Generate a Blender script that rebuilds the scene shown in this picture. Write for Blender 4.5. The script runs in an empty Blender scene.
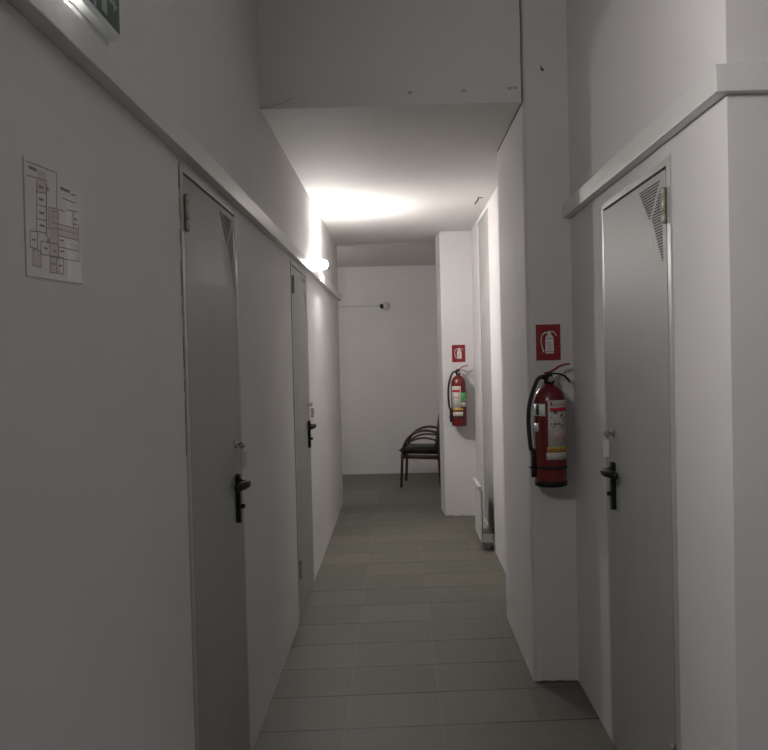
import bpy, bmesh, math, random
from mathutils import Vector, Matrix
random.seed(7)
C = bpy.context.scene.collection
PI = math.pi

# ------------------------------------------------------------------ materials
def mat(name, col, rough=0.6, metal=0.0, spec=0.5, bump=0.0, bscale=40.0, vary=0.0, vscale=3.0, emit=0.0, ecol=None, coat=0.0, alpha=1.0):
    m = bpy.data.materials.new(name); m.use_nodes = True
    nt = m.node_tree; b = nt.nodes['Principled BSDF']
    b.inputs['Base Color'].default_value = (*col, 1); b.inputs['Roughness'].default_value = rough
    b.inputs['Metallic'].default_value = metal; b.inputs['Specular IOR Level'].default_value = spec
    b.inputs['Coat Weight'].default_value = coat
    b.inputs['Alpha'].default_value = alpha
    tc = nt.nodes.new('ShaderNodeTexCoord')
    if vary > 0:
        n = nt.nodes.new('ShaderNodeTexNoise'); n.inputs['Scale'].default_value = vscale; n.inputs['Detail'].default_value = 6
        nt.links.new(tc.outputs['Object'], n.inputs['Vector'])
        r = nt.nodes.new('ShaderNodeMapRange'); r.inputs[1].default_value = 0.3; r.inputs[2].default_value = 0.7
        r.inputs[3].default_value = 1 - vary; r.inputs[4].default_value = 1 + vary
        nt.links.new(n.outputs['Fac'], r.inputs[0])
        mx = nt.nodes.new('ShaderNodeVectorMath'); mx.operation = 'SCALE'; mx.inputs[0].default_value = col
        nt.links.new(r.outputs[0], mx.inputs['Scale']); nt.links.new(mx.outputs[0], b.inputs['Base Color'])
    if bump > 0:
        n = nt.nodes.new('ShaderNodeTexNoise'); n.inputs['Scale'].default_value = bscale; n.inputs['Detail'].default_value = 5
        nt.links.new(tc.outputs['Object'], n.inputs['Vector'])
        bp = nt.nodes.new('ShaderNodeBump'); bp.inputs['Strength'].default_value = bump; bp.inputs['Distance'].default_value = 0.01
        nt.links.new(n.outputs['Fac'], bp.inputs['Height']); nt.links.new(bp.outputs[0], b.inputs['Normal'])
    if emit > 0:
        b.inputs['Emission Color'].default_value = (*(ecol or col), 1); b.inputs['Emission Strength'].default_value = emit
    return m

def plaster(name, col, lump=0.25):
    m = mat(name, col, 0.75, spec=0.25)
    nt = m.node_tree; b = nt.nodes['Principled BSDF']; tc = nt.nodes.new('ShaderNodeTexCoord')
    def noise(s, d):
        n = nt.nodes.new('ShaderNodeTexNoise'); n.inputs['Scale'].default_value = s; n.inputs['Detail'].default_value = d
        nt.links.new(tc.outputs['Object'], n.inputs['Vector']); return n.outputs['Fac']
    a = noise(2.2, 4); c = noise(60, 5)
    ad = nt.nodes.new('ShaderNodeMath'); ad.operation = 'MULTIPLY_ADD'; ad.inputs[1].default_value = 0.08
    nt.links.new(c, ad.inputs[0]); nt.links.new(a, ad.inputs[2])
    bp = nt.nodes.new('ShaderNodeBump'); bp.inputs['Strength'].default_value = lump; bp.inputs['Distance'].default_value = 0.02
    nt.links.new(ad.outputs[0], bp.inputs['Height']); nt.links.new(bp.outputs[0], b.inputs['Normal'])
    d = noise(1.3, 8)
    r = nt.nodes.new('ShaderNodeMapRange'); r.inputs[1].default_value = 0.3; r.inputs[2].default_value = 0.7
    r.inputs[3].default_value = 0.965; r.inputs[4].default_value = 1.03
    nt.links.new(d, r.inputs[0])
    mx = nt.nodes.new('ShaderNodeVectorMath'); mx.operation = 'SCALE'; mx.inputs[0].default_value = col
    nt.links.new(r.outputs[0], mx.inputs['Scale']); nt.links.new(mx.outputs[0], b.inputs['Base Color'])
    return m

def tile_mat():
    m = mat('grey_floor_tiles', (0.2, 0.2, 0.17), 0.55, spec=0.35)
    nt = m.node_tree; L = nt.links; N = nt.nodes; b = N['Principled BSDF']
    g = N.new('ShaderNodeNewGeometry'); sp = N.new('ShaderNodeSeparateXYZ'); L.new(g.outputs['Position'], sp.inputs[0])
    def M(op, a, bb=None, c=None):
        n = N.new('ShaderNodeMath'); n.operation = op
        for i, v in enumerate((a, bb, c)):
            if v is None: continue
            if isinstance(v, (int, float)): n.inputs[i].default_value = v
            else: L.new(v, n.inputs[i])
        return n.outputs[0]
    u = M('DIVIDE', M('ADD', sp.outputs[0], 0.257), 0.405)
    v = M('DIVIDE', M('SUBTRACT', M('MULTIPLY_ADD', sp.outputs[0], -0.06, sp.outputs[1]), 3.765), 0.3735)
    fu = M('FRACT', u); fv = M('FRACT', v)
    du = M('MULTIPLY', M('MINIMUM', fu, M('SUBTRACT', 1.0, fu)), 0.405)
    dv = M('MULTIPLY', M('MINIMUM', fv, M('SUBTRACT', 1.0, fv)), 0.3735)
    cell = N.new('ShaderNodeCombineXYZ'); L.new(M('FLOOR', u), cell.inputs[0]); L.new(M('FLOOR', v), cell.inputs[1])
    wn = N.new('ShaderNodeTexWhiteNoise'); wn.noise_dimensions = '2D'; L.new(cell.outputs[0], wn.inputs['Vector'])
    nz = N.new('ShaderNodeTexNoise'); nz.inputs['Scale'].default_value = 9; nz.inputs['Detail'].default_value = 8
    L.new(g.outputs['Position'], nz.inputs['Vector'])
    k = M('ADD', M('MULTIPLY_ADD', wn.outputs['Value'], 0.16, 0.78), M('MULTIPLY', nz.outputs['Fac'], 0.26))
    base = N.new('ShaderNodeVectorMath'); base.operation = 'SCALE'; base.inputs[0].default_value = (0.160, 0.154, 0.128)
    L.new(k, base.inputs['Scale'])
    def step(d, w):
        r = N.new('ShaderNodeMapRange'); r.inputs[1].default_value = w * 0.6; r.inputs[2].default_value = w * 1.3
        r.inputs[3].default_value = 1; r.inputs[4].default_value = 0; L.new(d, r.inputs[0]); return r.outputs[0]
    def mix(f, a, c):
        n = N.new('ShaderNodeMix'); n.data_type = 'RGBA'; L.new(f, n.inputs[0]); L.new(a, n.inputs[6])
        n.inputs[7].default_value = (*c, 1); return n.outputs[2]
    gu = step(du, 0.0038); gv = step(dv, 0.0068)
    col = mix(M('MULTIPLY', gu, 0.6), base.outputs[0], (0.20, 0.193, 0.165))
    # shade in the gaps of the cross joints painted dark, stronger along some stretches
    n2 = N.new('ShaderNodeTexNoise'); n2.inputs['Scale'].default_value = 2.3; L.new(g.outputs['Position'], n2.inputs['Vector'])
    r2 = N.new('ShaderNodeMapRange'); r2.inputs[1].default_value = 0.38; r2.inputs[2].default_value = 0.6; r2.inputs[3].default_value = 0.45; r2.inputs[4].default_value = 1
    L.new(n2.outputs['Fac'], r2.inputs[0])
    col = mix(M('MULTIPLY', gv, r2.outputs[0]), col, (0.05, 0.049, 0.043))
    L.new(col, b.inputs['Base Color'])
    h = M('SUBTRACT', M('MULTIPLY', nz.outputs['Fac'], 0.25), M('MAXIMUM', gu, gv))
    bp = N.new('ShaderNodeBump'); bp.inputs['Strength'].default_value = 0.3; bp.inputs['Distance'].default_value = 0.002
    L.new(h, bp.inputs['Height']); L.new(bp.outputs[0], b.inputs['Normal'])
    return m

E_BULB, E_EXIT, E_FAR, E_HALL = 255.0, 40.0, 31.0, 2.9
WALL = plaster('white_plaster', (0.70, 0.682, 0.675))
CEIL = plaster('ceiling_paint', (0.72, 0.70, 0.68))
CRACK = mat('crack_dark', (0.17, 0.155, 0.14), 0.9)
STAIN = mat('plaster_stain', (0.42, 0.40, 0.385), 0.9)
RUST = mat('rusty_mark', (0.16, 0.08, 0.06), 0.9)
TILE = tile_mat()
RAIL = mat('rail_paint', (0.70, 0.69, 0.665), 0.35, spec=0.5, bump=0.06, bscale=25, vary=0.03)
DOORM = mat('door_grey_paint', (0.36, 0.367, 0.34), 0.52, spec=0.35, bump=0.05, bscale=220, vary=0.04, vscale=4)
FRAMEM = mat('door_frame_paint', (0.44, 0.44, 0.41), 0.4, spec=0.5, vary=0.05)
DARK = mat('dark_gap', (0.02, 0.02, 0.02), 0.8)
HINGE = mat('hinge_zinc', (0.42, 0.39, 0.32), 0.4, metal=0.5)
BLACKP = mat('black_plastic', (0.010, 0.010, 0.011), 0.5, spec=0.3)
CHROME = mat('chrome', (0.6, 0.6, 0.62), 0.22, metal=1.0)
TAG = mat('key_tag_plastic', (0.66, 0.65, 0.60), 0.4)
RED = mat('extinguisher_red', (0.15, 0.009, 0.012), 0.27, spec=0.5, coat=0.4)
REDL = mat('lever_red', (0.26, 0.015, 0.018), 0.4)
SIGNR = mat('sign_red', (0.27, 0.012, 0.018), 0.45)
SIGNW = mat('sign_white', (0.72, 0.70, 0.68), 0.5)
SIGNG = mat('sign_shade_line', (0.35, 0.25, 0.25), 0.5)
RUBBER = mat('hose_rubber', (0.012, 0.012, 0.013), 0.5)
LABEL = mat('label_white', (0.56, 0.54, 0.49), 0.45)
LABR = mat('label_red', (0.50, 0.03, 0.04), 0.45)
LABP = mat('label_pink', (0.62, 0.42, 0.41), 0.45)
LABK = mat('label_ink', (0.06, 0.07, 0.06), 0.5)
LABY = mat('label_yellow', (0.62, 0.48, 0.05), 0.45)
LABG = mat('label_green', (0.10, 0.48, 0.12), 0.45)
STEEL = mat('brushed_steel', (0.35, 0.35, 0.36), 0.4, metal=0.9)
WOOD = mat('stained_wood', (0.040, 0.021, 0.012), 0.38, vary=0.25, vscale=14)
BLACKF = mat('black_upholstery', (0.008, 0.008, 0.009), 0.33, spec=0.5, bump=0.15, bscale=90)
PLASTW = mat('white_plastic', (0.72, 0.72, 0.70), 0.4)
CONDM = mat('conduit_plastic', (0.50, 0.49, 0.47), 0.5)
RADM = mat('radiator_paint', (0.62, 0.62, 0.56), 0.4, vary=0.04)
PIPEM = mat('pipe_paint', (0.37, 0.362, 0.355), 0.6, bump=0.1, bscale=12, vary=0.06)
PAPER = mat('plan_sheet', (0.63, 0.615, 0.61), 0.3, spec=0.5)
INK = mat('plan_ink', (0.20, 0.18, 0.19), 0.6)
INKR = mat('plan_ink_red', (0.38, 0.22, 0.23), 0.6)
INKP = mat('plan_fill', (0.55, 0.49, 0.50), 0.5)
FOLDM = mat('plan_gloss_fold', (0.78, 0.76, 0.75), 0.2, spec=0.7)
BULB = mat('lit_bulb_glass', (1, 0.97, 0.92), 0.4, emit=E_BULB, ecol=(1.0, 0.965, 0.93))
TUBE = mat('lit_diffuser', (1, 1, 1), 0.4, emit=E_EXIT, ecol=(1.0, 0.975, 0.97))
DIFF = mat('milky_diffuser', (0.80, 0.84, 0.81), 0.35)
EXG = mat('exit_sign_green', (0.05, 0.105, 0.085), 0.35, vary=0.1, vscale=20)
EXW = mat('exit_sign_white', (0.42, 0.50, 0.47), 0.4)
HALO = mat('far_lamp_glass', (1, 1, 1), 0.4, emit=E_FAR, ecol=(1.0, 0.97, 0.93))
CEILL = mat('hall_lamp_glass', (1, 1, 1), 0.4, emit=E_HALL, ecol=(0.97, 0.95, 1.0))

# ------------------------------------------------------------------ mesh builder
class MB:
    def __init__(s, *mats): s.v = []; s.f = []; s.mi = []; s.sm = []; s.mats = list(mats)
    def m(s, mt):
        if mt not in s.mats: s.mats.append(mt)
        return s.mats.index(mt)
    def add(s, vs, fs, mt, smooth=False):
        o = len(s.v); s.v += [tuple(v) for v in vs]; k = s.m(mt)
        for f in fs: s.f.append([o + i for i in f]); s.mi.append(k); s.sm.append(smooth)
    def box(s, a, b, mt):
        x0, x1 = sorted((a[0], b[0])); y0, y1 = sorted((a[1], b[1])); z0, z1 = sorted((a[2], b[2]))
        s.add([(x, y, z) for z in (z0, z1) for y in (y0, y1) for x in (x0, x1)],
              [(0, 2, 3, 1), (4, 5, 7, 6), (0, 1, 5, 4), (2, 6, 7, 3), (0, 4, 6, 2), (1, 3, 7, 5)], mt)
    def prism(s, poly, axis, a, b, mt, smooth=False):
        n = len(poly); vs = []
        for h in (a, b):
            for p in poly:
                q = [p[0], p[1]]; q.insert(axis, h); vs.append(q)
        s.add(vs, [list(range(n))[::-1], list(range(n, 2 * n))] , mt)
        o = len(s.v) - 2 * n; k = s.m(mt)
        for i in range(n):
            j = (i + 1) % n; s.f.append([o + i, o + j, o + n + j, o + n + i]); s.mi.append(k); s.sm.append(smooth)
    def sweep(s, path, w, h, side, mt, rnd=0, smooth=True, taper=None):
        """sweep an elliptical (rnd = points) or rectangular section along path; 'side' is the width direction"""
        P = [Vector(p) for p in path]; side = Vector(side).normalized(); n = len(P); rings = []
        if rnd: sec = [(math.cos(2 * PI * i / rnd) * w / 2, math.sin(2 * PI * i / rnd) * h / 2) for i in range(rnd)]
        else:
            c = min(w, h) * 0.22; a, b = w / 2, h / 2
            sec = [(a, -b + c), (a, b - c), (a - c, b), (-a + c, b), (-a, b - c), (-a, -b + c), (-a + c, -b), (a - c, -b)]
        for i, p in enumerate(P):
            t = (P[min(i + 1, n - 1)] - P[max(i - 1, 0)]).normalized()
            sd = side - t * side.dot(t)
            if sd.length < 1e-4: sd = t.orthogonal()
            sd.normalize(); up = t.cross(sd); k = 1 if taper is None else taper[i]
            rings.append([p + sd * (x * k) + up * (y * k) for x, y in sec])
        m_ = len(sec); vs = [q for r in rings for q in r]
        fs = [(i * m_ + j, i * m_ + (j + 1) % m_, (i + 1) * m_ + (j + 1) % m_, (i + 1) * m_ + j) for i in range(n - 1) for j in range(m_)]
        s.add(vs, fs, mt, smooth)
        o = len(s.v) - len(vs); k = s.m(mt)
        for f in (list(range(m_))[::-1], [(n - 1) * m_ + j for j in range(m_)]):
            s.f.append([o + i for i in f]); s.mi.append(k); s.sm.append(False)
    def tube(s, path, r, mt, seg=12): 
        s.sweep(path, 2 * r, 2 * r, (0.13, 0.37, 0.91), mt, rnd=seg)
    def lathe(s, prof, c, mt, seg=36, axis='z', smooth=True):
        c = Vector(c); vs = []; n = len(prof)
        for r, h in prof:
            for i in range(seg):
                a = 2 * PI * i / seg; x, y = r * math.cos(a), r * math.sin(a)
                d = {'z': (x, y, h), 'x': (h, x, y), 'y': (x, h, y)}[axis]; vs.append(c + Vector(d))
        fs = [(i * seg + j, i * seg + (j + 1) % seg, (i + 1) * seg + (j + 1) % seg, (i + 1) * seg + j) for i in range(n - 1) for j in range(seg)]
        s.add(vs, fs, mt, smooth)
        o = len(s.v) - len(vs); k = s.m(mt)
        if prof[0][0] > 1e-5: s.f.append([o + i for i in range(seg)][::-1]); s.mi.append(k); s.sm.append(False)
        if prof[-1][0] > 1e-5: s.f.append([o + (n - 1) * seg + i for i in range(seg)]); s.mi.append(k); s.sm.append(False)
    def patch(s, c, r, a0, a1, z0, z1, mt, seg=10, th=0.0006):
        """curved label on a vertical cylinder; angles in degrees, 0 faces the camera (-y), positive to the right"""
        vs = []; n = seg + 1
        for rr in (r, r + th):
            for z in (z0, z1):
                for i in range(n):
                    a = math.radians(a0 + (a1 - a0) * i / seg)
                    vs.append((c[0] + rr * math.sin(a), c[1] - rr * math.cos(a), c[2] + z))
        fs = []
        for i in range(seg):
            fs += [(2 * n + i, 2 * n + i + 1, 3 * n + i + 1, 3 * n + i), (i + 1, i, n + i, n + i + 1),
                   (n + i, 3 * n + i, 3 * n + i + 1, n + i + 1), (i, i + 1, 2 * n + i + 1, 2 * n + i)]
        fs += [(0, 2 * n, 3 * n, n), (n - 1, 2 * n - 1, 4 * n - 1, 3 * n - 1)]
        s.add(vs, fs, mt, True)
    def build(s, name, parent=None, bevel=0.0, fix=True):
        me = bpy.data.meshes.new(name); me.from_pydata(s.v, [], s.f); me.update()
        for mt in s.mats: me.materials.append(mt)
        for p, k, q in zip(me.polygons, s.mi, s.sm): p.material_index = k; p.use_smooth = q
        if fix:
            bm = bmesh.new(); bm.from_mesh(me); bmesh.ops.recalc_face_normals(bm, faces=bm.faces[:]); bm.to_mesh(me); bm.free()
        o = bpy.data.objects.new(name, me); C.objects.link(o)
        if parent: o.parent = parent
        if bevel:
            b = o.modifiers.new('bevel', 'BEVEL'); b.width = bevel; b.segments = 2; b.limit_method = 'ANGLE'; b.angle_limit = math.radians(50)
        return o

def tag(o, label, cat, group=None, kind=None):
    o['label'] = label; o['category'] = cat
    if group: o['group'] = group
    if kind: o['kind'] = kind
    return o
def thing(name, loc, label, cat, group=None, kind=None, rotz=0):
    o = bpy.data.objects.new(name, None); C.objects.link(o); o.location = loc; o.rotation_euler = (0, 0, rotz)
    o.empty_display_size = 0.1
    return tag(o, label, cat, group, kind)

def ribbon(mb, pts, w, mt, fn, off=0.0008):
    """thin raised line through 2-D points on a surface; fn(u, v, d) -> world"""
    for (a, b) in zip(pts[:-1], pts[1:]):
        d = Vector((b[0] - a[0], b[1] - a[1])); 
        if d.length < 1e-6: continue
        d.normalize(); n = Vector((-d.y, d.x)) * w / 2; e = d * w / 2
        q = [(a[0] - e.x + n.x, a[1] - e.y + n.y), (b[0] + e.x + n.x, b[1] + e.y + n.y), (b[0] + e.x - n.x, b[1] + e.y - n.y), (a[0] - e.x - n.x, a[1] - e.y - n.y)]
        mb.add([fn(u, v, 0.0) for u, v in q] + [fn(u, v, off) for u, v in q],
               [(0, 1, 2, 3), (4, 5, 6, 7), (0, 1, 5, 4), (1, 2, 6, 5), (2, 3, 7, 6), (3, 0, 4, 7)], mt)
def flatpoly(mb, pts, mt, fn, d0=0.0, d1=0.0008):
    n = len(pts)
    mb.add([fn(u, v, d0) for u, v in pts] + [fn(u, v, d1) for u, v in pts],
           [list(range(n)), list(range(n, 2 * n))] + [(i, (i + 1) % n, n + (i + 1) % n, n + i) for i in range(n)], mt)

# ------------------------------------------------------------------ layout (metres; camera stands at the origin, looks along +y)
XL, XR, XP, XN = -0.609, 0.812, 0.602, 0.720      # left wall, right wall, near pillar, niche wall
YE, YP, YP2, YN, YC, YB = 2.235, 4.24, 5.31, 8.66, 9.52, 11.86
ZC, ZH = 2.70, 3.55
DOORS_L = [(2.592, 3.492), (5.27, 6.19)]
DOOR_R = (2.694, 3.585)
ZD = 2.108

def wall_slab(mb, x0, x1, y0, y1, ztop, doors):
    y = y0
    for a, b in doors:
        mb.box((x0, y, 0), (x1, a, ztop), WALL); mb.box((x0, a, ZD), (x1, b, ztop), WALL); y = b
    mb.box((x0, y, 0), (x1, y1, ztop), WALL)

# left wall
w = MB(WALL)
wall_slab(w, XL - 0.2, XL, -2.6, YP, ZH, DOORS_L[:1])
wall_slab(w, XL - 0.2, XL, YP, YC, ZC + 0.04, DOORS_L[1:])
fL = lambda u, v, d: (XL + d, u, v)
rr = random.Random(3)
def chipped(mb, pts, fn, w0, w1, mt):
    for a, b in zip(pts[:-1], pts[1:]):
        n = max(2, int(math.hypot(b[0] - a[0], b[1] - a[1]) / 0.03)); prev = None
        for i in range(n + 1):
            t = i / n; q = (a[0] + (b[0] - a[0]) * t + rr.uniform(-.002, .002), a[1] + (b[1] - a[1]) * t)
            if prev and rr.random() < 0.75: ribbon(mb, [prev, q], rr.uniform(w0, w1), mt, fn)
            prev = q
chipped(w, [(2.586, 1.28), (2.586, 2.10)], fL, 0.003, 0.008, CRACK)
chipped(w, [(2.588, 0.2), (2.588, 1.1)], fL, 0.0015, 0.003, STAIN)
tag(w.build('wall_left'), 'long white plastered wall along the left side of the corridor', 'wall', kind='structure')

# right wall around the door recess
w = MB(WALL)
wall_slab(w, XR, XR + 0.2, YE, YP + 0.3, ZH, [DOOR_R])
tag(w.build('wall_right'), 'white wall on the right holding the grey door and rail', 'wall', kind='structure')
w = MB(WALL); w.box((XR + 0.2, YE, 0), (3.4, YE + 0.2, ZH), WALL)
tag(w.build('wall_right_end'), 'white wall end at the right edge turning away from the corridor', 'wall', kind='structure')
# near pillar with the big extinguisher
w = MB(WALL); ca = .035
w.prism([(XR + 0.2, YP), (XR + 0.2, YP2), (XP, YP2)] + [(XP + ca - ca * math.cos(a), YP + ca - ca * math.sin(a)) for a in [PI / 2 * k / 6 for k in range(7)]], 2, 0, ZH, WALL)
fP = lambda u, v, d: (u, YP - d, v)
ribbon(w, [(0.690, 2.862), (0.689, 2.853)], 0.006, STAIN, fP); ribbon(w, [(0.693, 2.850), (0.698, 2.843)], 0.011, RUST, fP)
chipped(w, [(XP + .005, 0.004), (XR - .01, 0.004)], fP, 0.006, 0.014, CRACK)
tag(w.build('wall_pillar_near'), 'white pillar in front on the right carrying the larger extinguisher', 'pillar', kind='structure')
# niche wall
w = MB(WALL); NA, NB, NZ0, NZ1 = 7.06, 7.98, .10, 2.665
w.box((XN, YP2, 0), (XR + 0.2, NA, ZC + 0.04), WALL); w.box((XN, NB, 0), (XR + 0.2, YN, ZC + 0.04), WALL)
w.box((XN, NA, 0), (XR + 0.2, NB, NZ0), WALL); w.box((XN, NA, NZ1), (XR + 0.2, NB, ZC + 0.04), WALL)
tag(w.build('wall_niche'), 'set-back white wall between the two right-hand pillars', 'wall', kind='structure')
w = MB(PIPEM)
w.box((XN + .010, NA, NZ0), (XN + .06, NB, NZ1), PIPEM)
tag(w.build('trim_4'), 'tall grey panel let into the niche wall above the radiator cover', 'panel', kind='structure')
# far pillar, front face y=YN, left side leans slightly
w = MB(WALL)
w.prism([(0.422, YN), (XR + 0.2, YN), (XR + 0.2, 9.46), (0.418, 9.46), (0.398, 9.07)], 2, 0, ZC + 0.04, WALL)
chipped(w, [(0.43, 0.004), (0.60, 0.004)], lambda u, v, d: (u, YN - d, v), 0.006, 0.012, STAIN)
tag(w.build('wall_pillar_far', bevel=0.012), 'far white pillar on the right carrying the smaller extinguisher', 'pillar', kind='structure')
# back room
w = MB(WALL); w.box((-3.2, YB, 0), (1.2, YB + 0.2, ZC + 0.06), WALL)
tag(w.build('wall_back'), 'plain white wall closing the far end behind the chair', 'wall', kind='structure')
w = MB(WALL); w.box((0.62, 9.46, 0), (1.2, YB, ZC + 0.06), WALL)
tag(w.build('wall_back_right'), 'white wall behind the chair hidden past the far pillar', 'wall', kind='structure')
w = MB(WALL); w.box((-3.2, YC - 0.2, 0), (XL - 0.2, YC, ZC + 0.06), WALL); w.box((-3.4, YC - 0.2, 0), (-3.2, YB + .2, ZC + 0.06), WALL)
tag(w.build('wall_back_left'), 'white wall around the corner past the end of the left wall', 'wall', kind='structure')
# hall behind the camera
w = MB(WALL); w.box((XL - 0.2, -2.8, 0), (3.6, -2.6, ZH), WALL); w.box((3.4, -2.6, 0), (3.6, YE + .2, ZH), WALL)
tag(w.build('wall_hall'), 'white walls of the hall behind the photographer', 'wall', kind='structure')
# floor
w = MB(TILE); w.box((-3.4, -2.8, -0.1), (3.6, YB + 0.2, 0), TILE)
tag(w.build('floor'), 'dull grey square floor tiles running down the corridor', 'floor', kind='structure')
# lowered ceiling with its front face
w = MB(CEIL)
w.box((XL, YP + .01, ZC), (XP, YC, ZC + 0.30), CEIL); w.box((XP, YP2, ZC), (XR, YN, ZC + 0.3), CEIL)
w.box((0.38, YN, ZC + 0.04), (XR, YC, ZC + 0.3), CEIL)
tag(w.build('ceiling'), 'low white corridor ceiling with the bright patch above the lamp', 'ceiling', kind='structure')
w = MB(CEIL); w.box((-3.4, YC, ZC - 0.002), (1.2, YB + 0.2, ZC + 0.3), CEIL)
tag(w.build('ceiling_far'), 'ceiling strip of the far room beyond the corridor', 'ceiling', kind='structure')
w = MB(CEIL); w.box((XL - 0.2, -2.8, ZH), (3.6, YP + 0.3, ZH + 0.2), CEIL)
tag(w.build('ceiling_hall'), 'high ceiling of the front hall above the picture', 'ceiling', kind='structure')
w = MB(WALL); w.box((XL, YP, ZC - .001), (XP, YP + 0.011, ZH), WALL)
fB = lambda u, v, d: (u, YP - d, v)
ribbon(w, [(-.607, 2.708), (-.555, 2.709), (-.54, 2.717), (-.50, 2.727), (-.47, 2.745), (-.455, 2.750)], 0.0035, STAIN, fB)
ribbon(w, [(.5985, 3.5), (.5985, 3.17), (.6005, 3.05), (.598, 2.9), (.6, 2.76), (.599, 2.703)], 0.004, CRACK, fB)
for x, z in ((.086, 2.757), (.335, 2.759), (.57, 2.765), (.545, 2.763)):
    flatpoly(w, [(x + .012 * math.cos(a) , z + .008 * math.sin(a)) for a in [i * PI / 4 for i in range(8)]], STAIN, fB, 0, .0004)
tag(w.build('wall_beam'), 'white upright face of the dropped ceiling above the corridor mouth', 'wall', kind='structure')
# crack where the near pillar meets the ceiling
w = MB(CRACK)
pp = [(XP - .002, YP + .02, ZC - .002), (XP - .004, YP + .45, ZC - .001), (XP - .002, YP + .75, ZC - .002), (XP - .003, YP2 - .05, ZC - .002)]
w.tube(pp, 0.003, CRACK, 6)
tag(w.build('trim_3'), 'thin dark joint between dropped ceiling and near pillar', 'joint', kind='structure')

# rails (painted trunking boards)
w = MB(RAIL)
w.prism([(XL, 2.127), (XL + .035, 2.127), (XL + .035, 2.190), (XL, 2.190)], 1, -2.6, YC + 0.04, RAIL)
w.box((XL - .05, YC, 2.127), (XL + .035, YC + .04, 2.190), RAIL)
tag(w.build('trim_1', bevel=.002), 'long white painted rail running along the left wall', 'rail', kind='structure')
w = MB(RAIL)
w.prism([(XR - .036, YE - .028), (3.4, YE - .028), (3.4, YE), (XR, YE), (XR, YP), (XR - .036, YP)], 2, 2.160, 2.226, RAIL)
tag(w.build('trim_2', bevel=.002), 'white painted rail on the right wall wrapping around its corner', 'rail', kind='structure')

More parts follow.
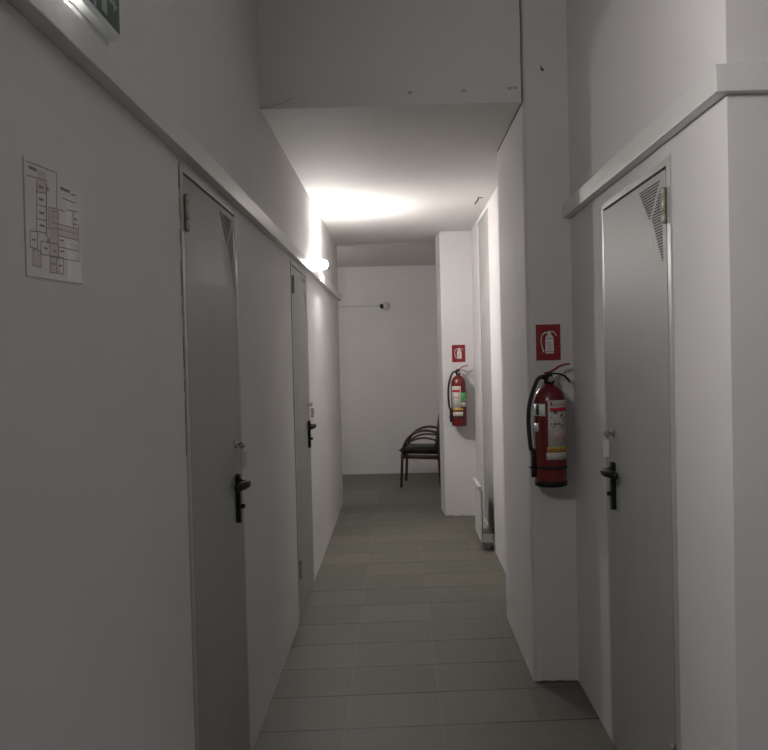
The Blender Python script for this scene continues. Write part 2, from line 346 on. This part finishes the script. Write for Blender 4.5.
# ------------------------------------------------------------------ doors
def make_door(name, side, y0, y1, label, grille=True, knobs=True, marks=()):
    """side -1: left wall (near end is the hinge side, on the viewer's left); +1: right wall (hinge on the viewer's right)"""
    X = XL if side < 0 else XR
    root = thing(name, (X, y0, 0), label, 'door', kind='structure')
    sg = -side                                      # outward (into the corridor) direction along x
    P = lambda u, v, d: (sg * d, u, v)              # u from the near (hinge) edge, v height, d outward, local
    W = y1 - y0
    f = MB(FRAMEM)
    def bx(mb, u0, u1, v0, v1, d0, d1, mt): mb.box(P(u0, v0, d0), P(u1, v1, d1), mt)
    t = 0.030
    bx(f, -.004, t, 0, ZD + .004, -.10, .005, FRAMEM); bx(f, W - t, W + .004, 0, ZD + .004, -.10, .003, FRAMEM); bx(f, t, W - t, ZD - .018, ZD + .004, -.10, .005, FRAMEM)
    bx(f, t, W - t, 0.0, ZD - .018, -.10, -.095, DARK)
    f.build('door_frame', root, bevel=.001)
    l = MB(DOORM)
    u0, u1, v1 = t + .018, W - t - .0012, ZD - .025
    bx(l, u0, u1, .008, v1, -.045, .002, DOORM)
    for (u, v, r, mt) in marks:
        flatpoly(l, [(u + r * math.cos(i * PI / 4), v + r * math.sin(i * PI / 4)) for i in range(8)], mt, P, .002, .0035)
    l.build('door_leaf', root, bevel=.0015)
    # triangular vent grille: viewer's right edge of the leaf
    if side < 0: G = lambda a: u1 - a               # a = distance from the viewer's right edge of the leaf
    else: G = lambda a: u0 + a
    g = MB(DOORM); S = 0.0088
    def slots(tri):
        zs = [p[1] for p in tri]; z = max(zs) - .004
        while z > min(zs) + .003:
            xs = []
            for i in range(3):
                (xa, za), (xb, zb) = tri[i], tri[(i + 1) % 3]
                if (za - z) * (zb - z) < 0: xs.append(xa + (xb - xa) * (z - za) / (zb - za))
            if len(xs) == 2 and abs(xs[0] - xs[1]) > .006:
                a, b = min(xs), max(xs)
                bx(g, G(a), G(b), z - .0018, z + .0018, .0015, .0026, DARK)
                g.prism([(sg * .0020, z + .0018), (sg * .0045, z + .0004), (sg * .0020, z + .0040)], 1, G(a), G(b), DOORM)
            z -= S
    slots([(.297, 2.062), (.056, 2.062), (.178, 1.955)])
    slots([(.046, 2.040), (.036, 1.800), (.152, 1.955)])
    for k in range(5): bx(g, G(.170) - .004, G(.170) + .004, 1.925 - k * .014, 1.932 - k * .014, .002, .003, LABP if side > 0 else STAIN)
    g.build('vent_grille', root)
    for (hz) in (1.97, 0.30):
        h = MB(HINGE)
        hu = t + .009
        h.lathe([(0.0, hz - .052), (.006, hz - .050), (.0085, hz - .046), (.0085, hz - .022), (.0062, hz - .0205), (.0085, hz - .019), (.0085, hz + .030), (.0062, hz + .0315), (.0085, hz + .033), (.0085, hz + .052), (.006, hz + .056), (0, hz + .058)], P(hu, 0, .012), HINGE, 14)
        bx(h, hu, hu + .026, hz - .046, hz + .05, .001, .0045, HINGE)
        h.build('hinge', root)
    # handle set: u of the plate near the free edge
    hu = W - .150 if side < 0 else W - .136
    p = MB(BLACKP)
    p.prism([(hu - .016 + .032 * a, z) for a, z in ((0.15, .945), (.85, .945), (1, .953), (1, 1.116), (.85, 1.124), (.15, 1.124), (0, 1.116), (0, .953))], 0, 0.002 * sg, .019 * sg, BLACKP)
    p.lathe([(.0085, 0), (.0085, .013), (.006, .016), (0, .016)] if sg > 0 else [(.0085, 0), (.0085, -.013), (.006, -.016), (0, -.016)], P(hu, 1.005, .018), BLACKP, 14, 'x')
    p.build('handle_plate', root, bevel=.0015)
    q = MB(BLACKP); z = 1.090
    q.sweep([P(hu + .004, z, .018), P(hu + .003, z, .034), P(hu - .002, z, .045), P(hu - .014, z, .051), P(hu - .032, z, .050), P(hu - .06, z, .044), P(hu - .09, z - .002, .034), P(hu - .115, z - .004, .024), P(hu - .122, z - .005, .021)],
            .031, .020, (0, 0, 1), BLACKP, rnd=14, taper=[.8, .7, .75, .9, 1, 1.05, 1.05, .9, .3])
    q.lathe([(.017, 0.0), (.016, .006), (.012, .010), (0, .011)] if sg > 0 else [(.017, 0), (.016, -.006), (.012, -.010), (0, -.011)], P(hu, z, .018), BLACKP, 18, 'x')
    q.build('lever_handle', root)
    k = MB(CHROME); kz = 1.232
    pr = [(.014, 0), (.014, .006), (.010, .009), (0, .0095)]
    k.lathe(pr if sg > 0 else [(a, -b) for a, b in pr], P(hu, kz, .002), CHROME, 18, 'x')
    k.build('upper_lock', root)
    return root, (X, y0 + hu, kz, sg)

d1, k1 = make_door('door_1', -1, *DOORS_L[0], 'nearest grey steel door on the left wall, black lever handle',
                   marks=[(.45, 1.438, .004, STAIN), (.45, 1.41, .0025, STAIN)])
d2, k2 = make_door('door_2', -1, *DOORS_L[1], 'farther grey steel door on the left wall, seen edge-on below the lamp')
d3, k3 = make_door('door_3', 1, *DOOR_R, 'glossy grey steel door on the right wall with triangular vent',
                   marks=[(.425, 1.437, .005, STAIN), (.43, 1.41, .009, FRAMEM)])

def key_set(k, label, seed):
    X, y, z, sg = k; r = random.Random(seed)
    root = thing('key_set', (X, y, z), label, 'keys', 'keys hanging in the upper door locks')
    P = lambda d, u, v: (sg * d, u, v)
    m = MB(CHROME)
    m.box(P(.008, -.0012, -.004), P(.022, .0012, .004), CHROME)
    m.lathe([(.001, -.0012), (.012, -.0012), (.012, .0012), (.001, .0012)], P(.028, 0, 0), CHROME, 18, 'y')
    m.build('key', root)
    m = MB(CHROME); n = 22; pts = []
    for i in range(n + 1):
        a = 2 * PI * i / n; pts.append(P(.031 + .004 * math.cos(a), .016 * math.sin(a) * .9, -.006 + .013 * math.cos(a)))
    m.sweep(pts, .0032, .0032, (1, 0, 0), CHROME, rnd=8); 
    pts = [P(.024 + .016 * math.cos(2 * PI * i / n), -.024 + .016 * math.sin(2 * PI * i / n) , .004 + .004 * math.sin(2 * PI * i / n)) for i in range(n + 1)]
    m.sweep(pts, .003, .003, (0, 0, 1), CHROME, rnd=8)
    m.build('ring', root)
    m = MB(TAG); q = [(-.011, -.030), (-.006, -.024), (.006, -.024), (.011, -.030), (.010, -.088), (-.010, -.088)]
    m.prism([(sg * (.034 + a), b) for a, b in q], 1, -.002, .002, TAG)
    m.build('tag', root, bevel=.001)
key_set(k1, 'keys with pale tag in the nearest left door above its black handle', 1)
key_set(k2, 'small keys with pale tag hanging in the farther left door', 2)
key_set(k3, 'keys with pale tag in the right door above its black handle', 3)

# ------------------------------------------------------------------ evacuation plan
m = MB(PAPER)
fn0 = lambda u, v, d: (XL + d, u, v)
flatpoly(m, [(1.494, 1.692), (1.762, 1.700), (1.758, 1.893), (1.496, 1.891)], PAPER, fn0, 0.0005, .0018)
plan = m.build('evacuation_plan')
tag(plan, 'floor plan sheet with thin dark lines taped to the left wall', 'sign')
m = MB(INK); fn = lambda u, v, d: (XL + .0019 + d * .3, u, v)
def ln(pts, wd=.0016, mt=INK): ribbon(m, pts, wd, mt, fn)
def loop(pts, **k): ln(pts + [pts[0]], **k)
fillp = lambda pts: flatpoly(m, pts, INKP, fn, 0, .0004)
fillp([(1.596, 1.824), (1.646, 1.824), (1.646, 1.712), (1.600, 1.712)]); fillp([(1.557, 1.880), (1.592, 1.882), (1.590, 1.846), (1.55, 1.842)])
fillp([(1.645, 1.797), (1.745, 1.802), (1.745, 1.783), (1.643, 1.781)]); fillp([(1.525, 1.741), (1.559, 1.742), (1.557, 1.714), (1.523, 1.714)])
ln([(1.511, 1.885), (1.644, 1.892), (1.637, 1.828)]); ln([(1.509, 1.862), (1.597, 1.868)]); 
ln([(1.4975, 1.888), (1.4955, 1.694)], .001); ln([(1.495, 1.694), (1.760, 1.701)], .001)
ln([(1.550, 1.860), (1.543, 1.774)]); ln([(1.592, 1.864), (1.585, 1.772)])
for (a, b) in ((1.841, 1.845), (1.819, 1.822), (1.795, 1.798), (1.774, 1.776)): ln([(1.546, a), (1.588, b)])
for z in (1.852, 1.831, 1.808, 1.786): ln([(1.560, z), (1.576, z + .001)], .004)
loop([(1.515, 1.771), (1.513, 1.743), (1.545, 1.744), (1.547, 1.773)]); ln([(1.524, 1.757), (1.536, 1.758)], .003)
loop([(1.525, 1.741), (1.523, 1.714), (1.557, 1.714), (1.560, 1.742)])
loop([(1.561, 1.759), (1.556, 1.736), (1.638, 1.740), (1.640, 1.763)]); ln([(1.600, 1.762), (1.598, 1.738)])
for u in (1.576, 1.616): ln([(u, 1.749), (u + .012, 1.749)], .003)
ln([(1.602, 1.824), (1.599, 1.785)]); ln([(1.602, 1.824), (1.675, 1.828)])
loop([(1.616, 1.819), (1.614, 1.798), (1.643, 1.800), (1.645, 1.822)]); ln([(1.616, 1.809), (1.643, 1.811)], .001)
loop([(1.600, 1.736), (1.597, 1.709), (1.661, 1.711), (1.664, 1.742)]); ln([(1.630, 1.740), (1.628, 1.711)])
for u in (1.606, 1.640): ln([(u, 1.725), (u + .015, 1.7255)], .003)
ln([(1.643, 1.800), (1.746, 1.805)]); ln([(1.641, 1.779), (1.744, 1.783)]); ln([(1.642, 1.759), (1.742, 1.763)]); ln([(1.637, 1.738), (1.746, 1.743)])
ln([(1.750, 1.815), (1.746, 1.743)]); ln([(1.640, 1.800), (1.640, 1.740)])
for z in (1.772, 1.752): ln([(1.652, z), (1.667, z + .001)], .003)
ln([(1.667, 1.851), (1.736, 1.853)]); ln([(1.520, 1.877), (1.549, 1.878)], .005); ln([(1.663, 1.868), (1.704, 1.869)], .005); ln([(1.715, 1.866), (1.738, 1.868)], .002)
ln([(1.690, 1.833), (1.712, 1.835), (1.749, 1.838)]); ln([(1.722, 1.834), (1.720, 1.806)])
ln([(1.730, 1.822), (1.741, 1.822)], .003); ln([(1.728, 1.812), (1.737, 1.812)], .003); ln([(1.7, 1.770), (1.735, 1.772)], .002, INKP)
ln([(1.594, 1.862), (1.588, 1.770), (1.6, 1.768)], .0014, INKR); ln([(1.588, 1.786), (1.660, 1.792), (1.742, 1.795)], .0014, INKR)
for u, z in ((1.594, 1.855), (1.592, 1.764)): ln([(u, z), (u + .006, z)], .006, INKR)
m.build('plan_drawing', plan)
m = MB(FOLDM); flatpoly(m, [(1.682, 1.838), (1.703, 1.838), (1.705, 1.699), (1.686, 1.699)], FOLDM, fn0, .0018, .0019)  # paler strip paints in the shine along the fold of the sheet
m.build('fold_sheen', plan)

# ------------------------------------------------------------------ emergency exit light
ex = thing('exit_light', (XL, 1.67, 2.222), 'emergency exit light box with green pictogram above the left rail', 'lamp')
ya, yb = -.19, .265
m = MB(PLASTW); m.box((0, ya, 0), (.012, yb + .018, .175), PLASTW); m.build('housing', ex, bevel=.003)
sec = [(.012, .003), (.034, .003), (.040, .009), (.040, .166), (.034, .172), (.012, .172)]
m = MB(DIFF); m.prism(sec, 1, -.012, yb - .004, DIFF); m.build('diffuser', ex, bevel=.003)
m = MB(TUBE); m.prism(sec, 1, ya + .004, -.013, TUBE); o = m.build('lit_diffuser', ex, bevel=.003); o['label'] = 'glowing white end of the diffuser'
m = MB(EXG); fx = lambda u, v, d: (.0400 + d, u + .0, v)
flatpoly(m, [(-.005, .014), (.256, .014), (.256, .160), (-.005, .160)], EXG, fx, 0, .001)
fy = lambda u, v, d: (.0411 + d * .2, .01 + u * 1.5, v - .022)
flatpoly(m, [(.020 + .010 * math.cos(i * PI / 5) + .018, .128 + .010 * math.sin(i * PI / 5)) for i in range(10)], EXW, fy)      # running figure: head
ribbon(m, [(.036, .112), (.046, .082)], .018, EXW, fy); ribbon(m, [(.038, .112), (.058, .102), (.064, .09)], .006, EXW, fy); ribbon(m, [(.034, .11), (.02, .098), (.024, .084)], .006, EXW, fy)
ribbon(m, [(.046, .08), (.062, .066), (.058, .040)], .009, EXW, fy); ribbon(m, [(.045, .08), (.034, .058), (.016, .052)], .009, EXW, fy)
flatpoly(m, [(.086, .045), (.108, .045), (.108, .125), (.086, .125)], EXW, fy)
ribbon(m, [(.120, .085), (.142, .085)], .008, EXW, fy); flatpoly(m, [(.138, .070), (.154, .085), (.138, .100)], EXW, fy)
m.build('pictogram', ex)

# ------------------------------------------------------------------ corridor wall lamp
lp = thing('wall_lamp', (XL, 7.10, 2.262), 'bare glowing globe lamp on the left wall above the rail', 'lamp')
m = MB(PLASTW); m.lathe([(.050, 0), (.052, .004), (.052, .014), (.046, .018), (.016, .019), (0, .019)], (0, 0, 0), PLASTW, 24, 'x'); m.build('lamp_holder', lp)
m = MB(BULB); n = 14
m.lathe([(.036 * math.sin(PI * (.22 + .78 * i / n)) if i < n else 0.0, .046 - .036 * math.cos(PI * (.22 + .78 * i / n))) for i in range(n + 1)], (0, 0, 0), BULB, 28, 'x'); m.build('globe', lp)

# ------------------------------------------------------------------ extinguisher signs
def ext_sign(x, y, z, wd, hg, label):
    root = thing('extinguisher_sign', (x, y, z), label, 'sign', 'red signs above the fire extinguishers')
    m = MB(SIGNR); fn = lambda u, v, d: (u, -d, v)
    flatpoly(m, [(-wd / 2, 0), (wd / 2, 0), (wd / 2, hg), (-wd / 2, hg)], SIGNR, fn, 0, .003); m.build('sign_plate', root)
    m = MB(SIGNW); f2 = lambda u, v, d: (u * wd, -.003 - d, v * hg)
    def q(x0, x1, z0, z1): return [(x0, z0), (x1, z0), (x1, z1), (x0, z1)]
    flatpoly(m, q(-.12, .22, .19, .225), SIGNW, f2)
    flatpoly(m, q(-.12, .22, .245, .60), SIGNW, f2)
    flatpoly(m, [(-.12, .615), (.22, .615), (.20, .66), (.13, .71), (.10, .80), (.04, .83), (0, .80), (-.02, .71), (-.10, .66)], SIGNW, f2)
    for z0 in (.30, .36, .42, .48): flatpoly(m, q(-.04, .12, z0, z0 + .02), SIGNG, f2, .0008, .0012)
    ribbon(m, [(x_ , z_ ) for x_, z_ in ((-.04, .775), (-.16, .76), (-.25, .70), (-.29, .60), (-.29, .48), (-.25, .36), (-.20, .25))], .045, SIGNW, f2)
    ribbon(m, [(.10, .80), (.20, .80), (.30, .73), (.33, .69)], .03, SIGNW, f2)
    m.build('pictogram', root)
ext_sign(.6985, YP, 1.506, .113, .166, 'larger red extinguisher sign on the near pillar beside the right door')
ext_sign(.5775, YN, 1.463, .126, .163, 'smaller red extinguisher sign on the far pillar in the middle')

# ------------------------------------------------------------------ fire extinguishers
def extinguisher(x, ywall, z, H, R, gap, label, kind, hook):
    root = thing('fire_extinguisher', (x, ywall - gap - R, z), label, 'fire extinguisher', 'red fire extinguishers on the pillars')
    c = (0, 0, 0)
    m = MB(RED); s = H
    m.lathe([(R * .90, 0), (R * .98, .006), (R, .016), (R, s * .80), (R * .97, s * .845), (R * .87, s * .895), (R * .66, s * .94), (R * .40, s * .965), (R * .27, s * .975), (R * .27, s)], c, RED, 48)
    m.build('cylinder', root)
    if kind == 0:
        m = MB(BLACKP); m.lathe([(R * .9, -.004), (R * 1.03, 0), (R * 1.03, .020), (R * 1.005, .022), (R * 1.005, .0)], c, BLACKP, 48); m.build('base_ring', root)
    # head
    m = MB(BLACKP); m.lathe([(R * .30, s - .006), (R * .34, s), (R * .34, s + .016), (R * .24, s + .020), (R * .22, s + .042), (R * .12, s + .046), (0, s + .046)], c, BLACKP, 20)
    m.tube([(0, 0, s + .024), (-.035, -.004, s + .024)], .011, BLACKP, 12)
    m.build('valve', root)
    m = MB(BLACKP); m.lathe([(.012, -.012), (.012, 0), (.010, .002), (0, .002)], (.004, -R * .33, s + .014), STEEL, 18, 'y'); m.build('gauge', root)
    top = [(-.022, 0, s + .040), (.004, 0, s + .045), (.022, 0, s + .054), (.046, 0, s + .070), (.070, 0, s + .078), (.096, 0, s + .080)]
    m = MB(REDL); m.sweep(top, .020, .009, (0, 1, 0), REDL, taper=[1, 1.1, 1, .95, .9, .8]); m.build('upper_lever', root)
    low = [(-.010, 0, s + .030), (.022, 0, s + .040), (.048, 0, s + .036), (.072, 0, s + .026), (.088, 0, s + .008), (.094, 0, s - .004)]
    m = MB(BLACKP); m.sweep(low, .020, .008, (0, 1, 0), REDL if kind == 1 else BLACKP, taper=[1, 1, 1, 1, .9, .7]); m.build('carrying_handle', root)
    # hose
    hx = -R - hook
    pts0 = [Vector(p) for p in ((-.030, -.004, s + .024), (-R * .75, -.006, s + .012), (hx + .012, -.006, s - .040), (hx - .006, -.006, s - .11), (hx - .010, -.006, s * .58), (hx - .002, -.006, s * .36), (hx + .006, -.006, .16), (hx + .010, -.006, .060))]
    pts = []
    for i in range(len(pts0) - 1):                                        # Catmull-Rom
        p0, p1, p2, p3 = pts0[max(i - 1, 0)], pts0[i], pts0[i + 1], pts0[min(i + 2, len(pts0) - 1)]
        for t in [k / 6 for k in range(6)]:
            pts.append(.5 * ((2 * p1) + (p2 - p0) * t + (2 * p0 - 5 * p1 + 4 * p2 - p3) * t * t + (3 * p1 - p0 - 3 * p2 + p3) * t ** 3))
    pts.append(pts0[-1])
    m = MB(RUBBER); m.tube(pts, .0098, RUBBER, 12)
    hs = m.build('hose', root)
    m = MB(BLACKP); e = pts0[-1]; m.tube([e + Vector((0, 0, .045)), e + Vector((0, 0, .035)), e, e - Vector((0, 0, .022))], .0125, BLACKP, 12); m.build('nozzle', hs)
    m = MB(BLACKP); zb = .083
    m.patch((0, 0, 0), R + .0006, -180, 180, zb - .005, zb + .005, BLACKP, 48, .002)
    m.tube([(-R - .001, -.004, zb), (hx - .006, -.018, zb), (hx - .008, .006, zb)], .004, BLACKP, 8)
    m.build('hose_strap', root)
    m = MB(STEEL); zk = s * .72
    m.box((-.02, R - .004, zk - .05), (.02, R + gap, zk + .03), STEEL); m.box((-.03, R + gap - .004, zk - .09), (.03, R + gap, zk + .06), STEEL)
    m.build('wall_bracket', root)
    r1 = R + .0004; r2 = R + .0012
    if kind == 0:
        m = MB(LABEL)
        m.patch(c, r1, -16, 88, .172, .388, LABEL, 14)
        m.patch(c, r2, -6, 0, .364, .382, LABR, 3); m.patch(c, r2, 4, 10, .364, .376, LABP, 3); m.patch(c, r2, 12, 80, .366, .376, LABP, 10)
        m.patch(c, r2, -8, 84, .338, .355, LABR, 10)
        rr = random.Random(5)
        for i in range(16):
            a = rr.uniform(-6, 52); z0 = rr.uniform(.262, .332); m.patch(c, r2, a, a + rr.uniform(3, 9), z0, z0 + rr.uniform(.004, .010), LABK, 2)
        m.patch(c, r2, -2, 60, .215, .248, LABP, 8)
        for i in range(5): m.patch(c, r2, 0, 70, .187 + .0055 * i, .189 + .0055 * i, STAIN, 8)
        m.build('instruction_label', root)
        m = MB(LABY); m.patch(c, r2, -20, 88, .160, .178, LABY, 12)
        for a in (-14, -6, 4, 14, 26): m.patch(c, r2 + .0008, a, a + 5, .164, .173, LABR, 2)
        m.build('yellow_band', root)
        m = MB(LABEL); m.patch(c, r1, -24, 88, .122, .155, LABEL, 12); m.build('inspection_label', root)
        m = MB(LABEL); m.patch(c, r1, -85, -25, .318, .372, DIFF, 8); m.patch(c, r2, -64, -50, .322, .370, LABK, 3); m.build('side_label', root)
        m = MB(LABEL); m.patch(c, r1, -88, -55, .245, .285, DIFF, 5); m.build('small_label', root)
    else:
        m = MB(LABEL)
        m.patch(c, r1, -62, 14, .150, .375, LABEL, 12); m.patch(c, r2, -55, 8, .318, .342, LABR, 8)
        m.patch(c, r2, -50, 0, .262, .29, LABP, 6)
        for i in range(4): m.patch(c, r2, -50, 6, .195 + .012 * i, .199 + .012 * i, STAIN, 6)
        m.build('instruction_label', root)
        m = MB(LABY); m.patch(c, r2, -55, 30, .150, .166, LABY, 8); m.build('yellow_band', root)
        m = MB(LABG); m.patch(c, r1, 17, 70, .232, .312, LABG, 8); m.build('green_label', root)
        m = MB(LABEL); m.patch(c, r1, 17, 70, .180, .226, LABEL, 8); m.build('small_label', root)
        m = MB(LABEL); m.patch(c, r1, -55, 28, .095, .134, LABEL, 8); m.build('inspection_label', root)
    return root
extinguisher(.684, YP, .940, .468, .0715, .02, 'larger dark red fire extinguisher on the near pillar beside the right door', 0, .016)
extinguisher(.563, YN, .866, .485, .0705, .02, 'red fire extinguisher with a small green label on the far pillar', 1, .016)

# ------------------------------------------------------------------ radiator cover
rd = thing('radiator_cover', (.67, 7.08, 0), 'low off-white open-topped radiator cover board standing at the niche wall', 'radiator cover')
m = MB(RADM)
m.box((-.054, 0, .07), (-.044, .53, .475), RADM); m.build('front_panel', rd, bevel=.002)
m = MB(RADM); m.box((-.044, 0, .07), (.049, .53, .080), RADM); m.box((-.040, 0, .080), (.036, .010, .135), RADM)
m.build('bottom_tray', rd, bevel=.0015)
m = MB(RADM); m.prism([(-.076, .508), (-.054, .455), (-.044, .455), (-.044, .508)], 1, -.004, .534, RADM); m.build('top_lip', rd, bevel=.0015)
m = MB(DARK); m.box((-.0435, .03, .085), (-.036, .5, .465), DARK); m.build('inner_shade', rd)  # dark sheet stands in for the shadow behind the front panel
m = MB(STEEL); m.box((-.03, .45, 0), (.03, .47, .07), STEEL); m.build('foot', rd)
m = MB(STEEL); m.box((-.03, .06, 0), (.03, .08, .07), STEEL); m.build('foot', rd)

# ------------------------------------------------------------------ security camera and its conduit
cm = thing('security_camera', (-.150, YB, 2.182), 'small white dome camera with black eye high on the back wall', 'camera')
m = MB(PLASTW); m.lathe([(.060, 0), (.060, -.018), (.054, -.026), (.048, -.028), (0, -.028)], (0, 0, 0), PLASTW, 32, 'y'); m.build('mount', cm)
m = MB(PLASTW); n = 10; ball = Vector((-.008, -.050, 0))
m.lathe([(.046 * math.sin(PI * i / n), -.046 * math.cos(PI * i / n)) for i in range(n + 1)], ball, PLASTW, 28, 'z'); m.build('ball', cm)
m = MB(BLACKP); d = Vector((-.80, -.55, -.15)).normalized()
m.sweep([ball + d * .030, ball + d * .048, ball + d * .052, ball + d * .0525], .064, .064, (0, 0, 1), BLACKP, rnd=20, taper=[1, 1, .8, .5]); m.build('lens', cm)
m = MB(CONDM); m.box((-3.2, YB - .012, 2.176), (-.212, YB, 2.196), CONDM)
tag(m.build('cable_trunking'), 'thin white cable trunking running level to the dome camera', 'cable trunking')

# ------------------------------------------------------------------ ceiling hook near the niche
m = MB(RUST)
m.tube([(.625, 6.80, ZC), (.625, 6.80, ZC - .012), (.619, 6.80, ZC - .026), (.608, 6.80, ZC - .034), (.600, 6.80, ZC - .05)], .005, RUST, 8)
m.tube([(.625, 6.80, ZC - .004), (.66, 6.80, ZC - .004)], .003, RUST, 6)
tag(m.build('ceiling_hook'), 'small rusty hook in the low ceiling near the grey panel', 'hook')

# ------------------------------------------------------------------ armchair at the end of the corridor
ch = thing('armchair', (.006, 10.60, 0), 'bentwood armchair with black seat half hidden by the far pillar', 'chair', rotz=math.radians(-6.5))
D, Wd = .45, .55
def smooth(ptsin, k=5):
    P = [Vector(p) for p in ptsin]; out = []
    for i in range(len(P) - 1):
        p0, p1, p2, p3 = P[max(i - 1, 0)], P[i], P[i + 1], P[min(i + 2, len(P) - 1)]
        for t in [j / k for j in range(k)]:
            out.append(.5 * ((2 * p1) + (p2 - p0) * t + (2 * p0 - 5 * p1 + 4 * p2 - p3) * t * t + (3 * p1 - p0 - 3 * p2 + p3) * t ** 3))
    return out + [P[-1]]
for yy in (0, Wd):
    m = MB(WOOD); m.sweep(smooth([(0, yy, 0), (.012, yy, .20), (.020, yy, .40)]), .036, .030, (0, 1, 0), WOOD); m.build('leg', ch)
    m = MB(WOOD); m.sweep(smooth([(.020, yy, .395), (.045, yy, .49), (.10, yy, .580), (.19, yy, .640), (.29, yy, .660), (.39, yy, .645), (.455, yy, .615)]), .050, .028, (0, 1, 0), WOOD); m.build('armrest', ch)
    m = MB(WOOD); m.sweep(smooth([(.035, yy, .44), (.075, yy, .50), (.14, yy, .545), (.24, yy, .570), (.34, yy, .565), (.45, yy, .535)]), .034, .022, (0, 1, 0), WOOD); m.build('arm_brace', ch)
    m = MB(WOOD); m.sweep(smooth([(.465, yy * .93 + .02, 0), (.445, yy * .93 + .02, .30), (.455, yy * .93 + .02, .55), (.50, yy * .93 + .02, .86)]), .034, .030, (0, 1, 0), WOOD); m.build('leg', ch)
m = MB(WOOD)
for yy in (.008, Wd - .008): m.sweep([(.02, yy, .36), (.44, yy, .345)], .022, .05, (0, 1, 0), WOOD)
m.sweep([(.03, .0, .36), (.03, Wd, .36)], .022, .045, (1, 0, 0), WOOD)
m.build('seat_rail', ch)
m = MB(BLACKF)
def slab(mb, x0, x1, y0, y1, z0, z1, mt, nx=10, ny=10, p=5.0):
    vs = []; fs = []
    for side in (0, 1):
        for i in range(nx + 1):
            for j in range(ny + 1):
                a, b = i / nx * 2 - 1, j / ny * 2 - 1
                e = (1 - abs(a) ** p) * (1 - abs(b) ** p); e = max(e, 0) ** .35
                zc = (z0 + z1) / 2; h = (z1 - z0) / 2
                vs.append((x0 + (x1 - x0) * (a + 1) / 2, y0 + (y1 - y0) * (b + 1) / 2, zc + (h if side else -h) * e))
    n = (nx + 1) * (ny + 1)
    for side in (0, 1):
        for i in range(nx):
            for j in range(ny):
                q = [side * n + i * (ny + 1) + j, side * n + (i + 1) * (ny + 1) + j, side * n + (i + 1) * (ny + 1) + j + 1, side * n + i * (ny + 1) + j + 1]
                fs.append(q if side else q[::-1])
    mb.add(vs, fs, mt, True)
slab(m, -.030, .455, .028, Wd - .028, .375, .468, BLACKF)
m.build('seat', ch)
m = MB(BLACKF); vs0 = len(m.v); slab(m, .50, .97, .03, Wd - .03, -.03, .03, BLACKF)
M_ = Matrix.Rotation(math.radians(-10), 4, 'Y')
m.v = [tuple((.405 + (v[0] - .45) * .14 - v[2], v[1], v[0] - .08)) for v in m.v]
m.build('backrest', ch)

# ------------------------------------------------------------------ lamps out of view (hall behind the photographer, far room)
hl = thing('ceiling_lamp', (1.5, -1.0, ZH), 'square ceiling lamp of the hall behind the photographer', 'lamp')
m = MB(PLASTW); m.box((-.31, -.31, -.03), (.31, .31, 0), PLASTW); m.build('lamp_tray', hl)
m = MB(CEILL); m.box((-.29, -.29, -.045), (.29, .29, -.030), CEILL); m.build('lamp_diffuser', hl)
fl = thing('wall_lamp', (-1.7, YC, 2.2), 'round wall lamp around the left corner of the far room', 'lamp')
m = MB(PLASTW); m.lathe([(.10, 0), (.10, .02), (.09, .025), (0, .025)], (0, 0, 0), PLASTW, 28, 'y'); m.build('lamp_base', fl)
m = MB(HALO); m.lathe([(.085, .025), (.08, .06), (.055, .09), (.02, .10), (0, .10)], (0, 0, 0), HALO, 28, 'y'); m.build('lamp_glass', fl)

wd = bpy.data.worlds.new('World'); bpy.context.scene.world = wd; wd.use_nodes = True
wd.node_tree.nodes['Background'].inputs[0].default_value = (0.5, 0.5, 0.5, 1); wd.node_tree.nodes['Background'].inputs[1].default_value = 0.02

# ------------------------------------------------------------------ camera
yaw, pitch, roll = map(math.radians, (-.889, 1.274, -1.382))
f = Vector((math.sin(yaw) * math.cos(pitch), math.cos(yaw) * math.cos(pitch), -math.sin(pitch)))
r0 = Vector((math.cos(yaw), -math.sin(yaw), 0)); u0 = r0.cross(f)
r = math.cos(roll) * r0 + math.sin(roll) * u0; u = -math.sin(roll) * r0 + math.cos(roll) * u0
cd = bpy.data.cameras.new('camera'); cam = bpy.data.objects.new('camera', cd); C.objects.link(cam)
cam.matrix_world = Matrix(((r.x, u.x, -f.x, 0), (r.y, u.y, -f.y, 0), (r.z, u.z, -f.z, 1.55), (0, 0, 0, 1)))
cd.sensor_fit = 'HORIZONTAL'; cd.sensor_width = 36; cd.lens = 912 / 768 * 36; cd.clip_start = 0.02
bpy.context.scene.camera = cam
vs = bpy.context.scene.view_settings
vs.view_transform = 'Standard'; vs.look = 'None'; vs.exposure = 2.0; vs.gamma = 1; vs.use_curve_mapping = False
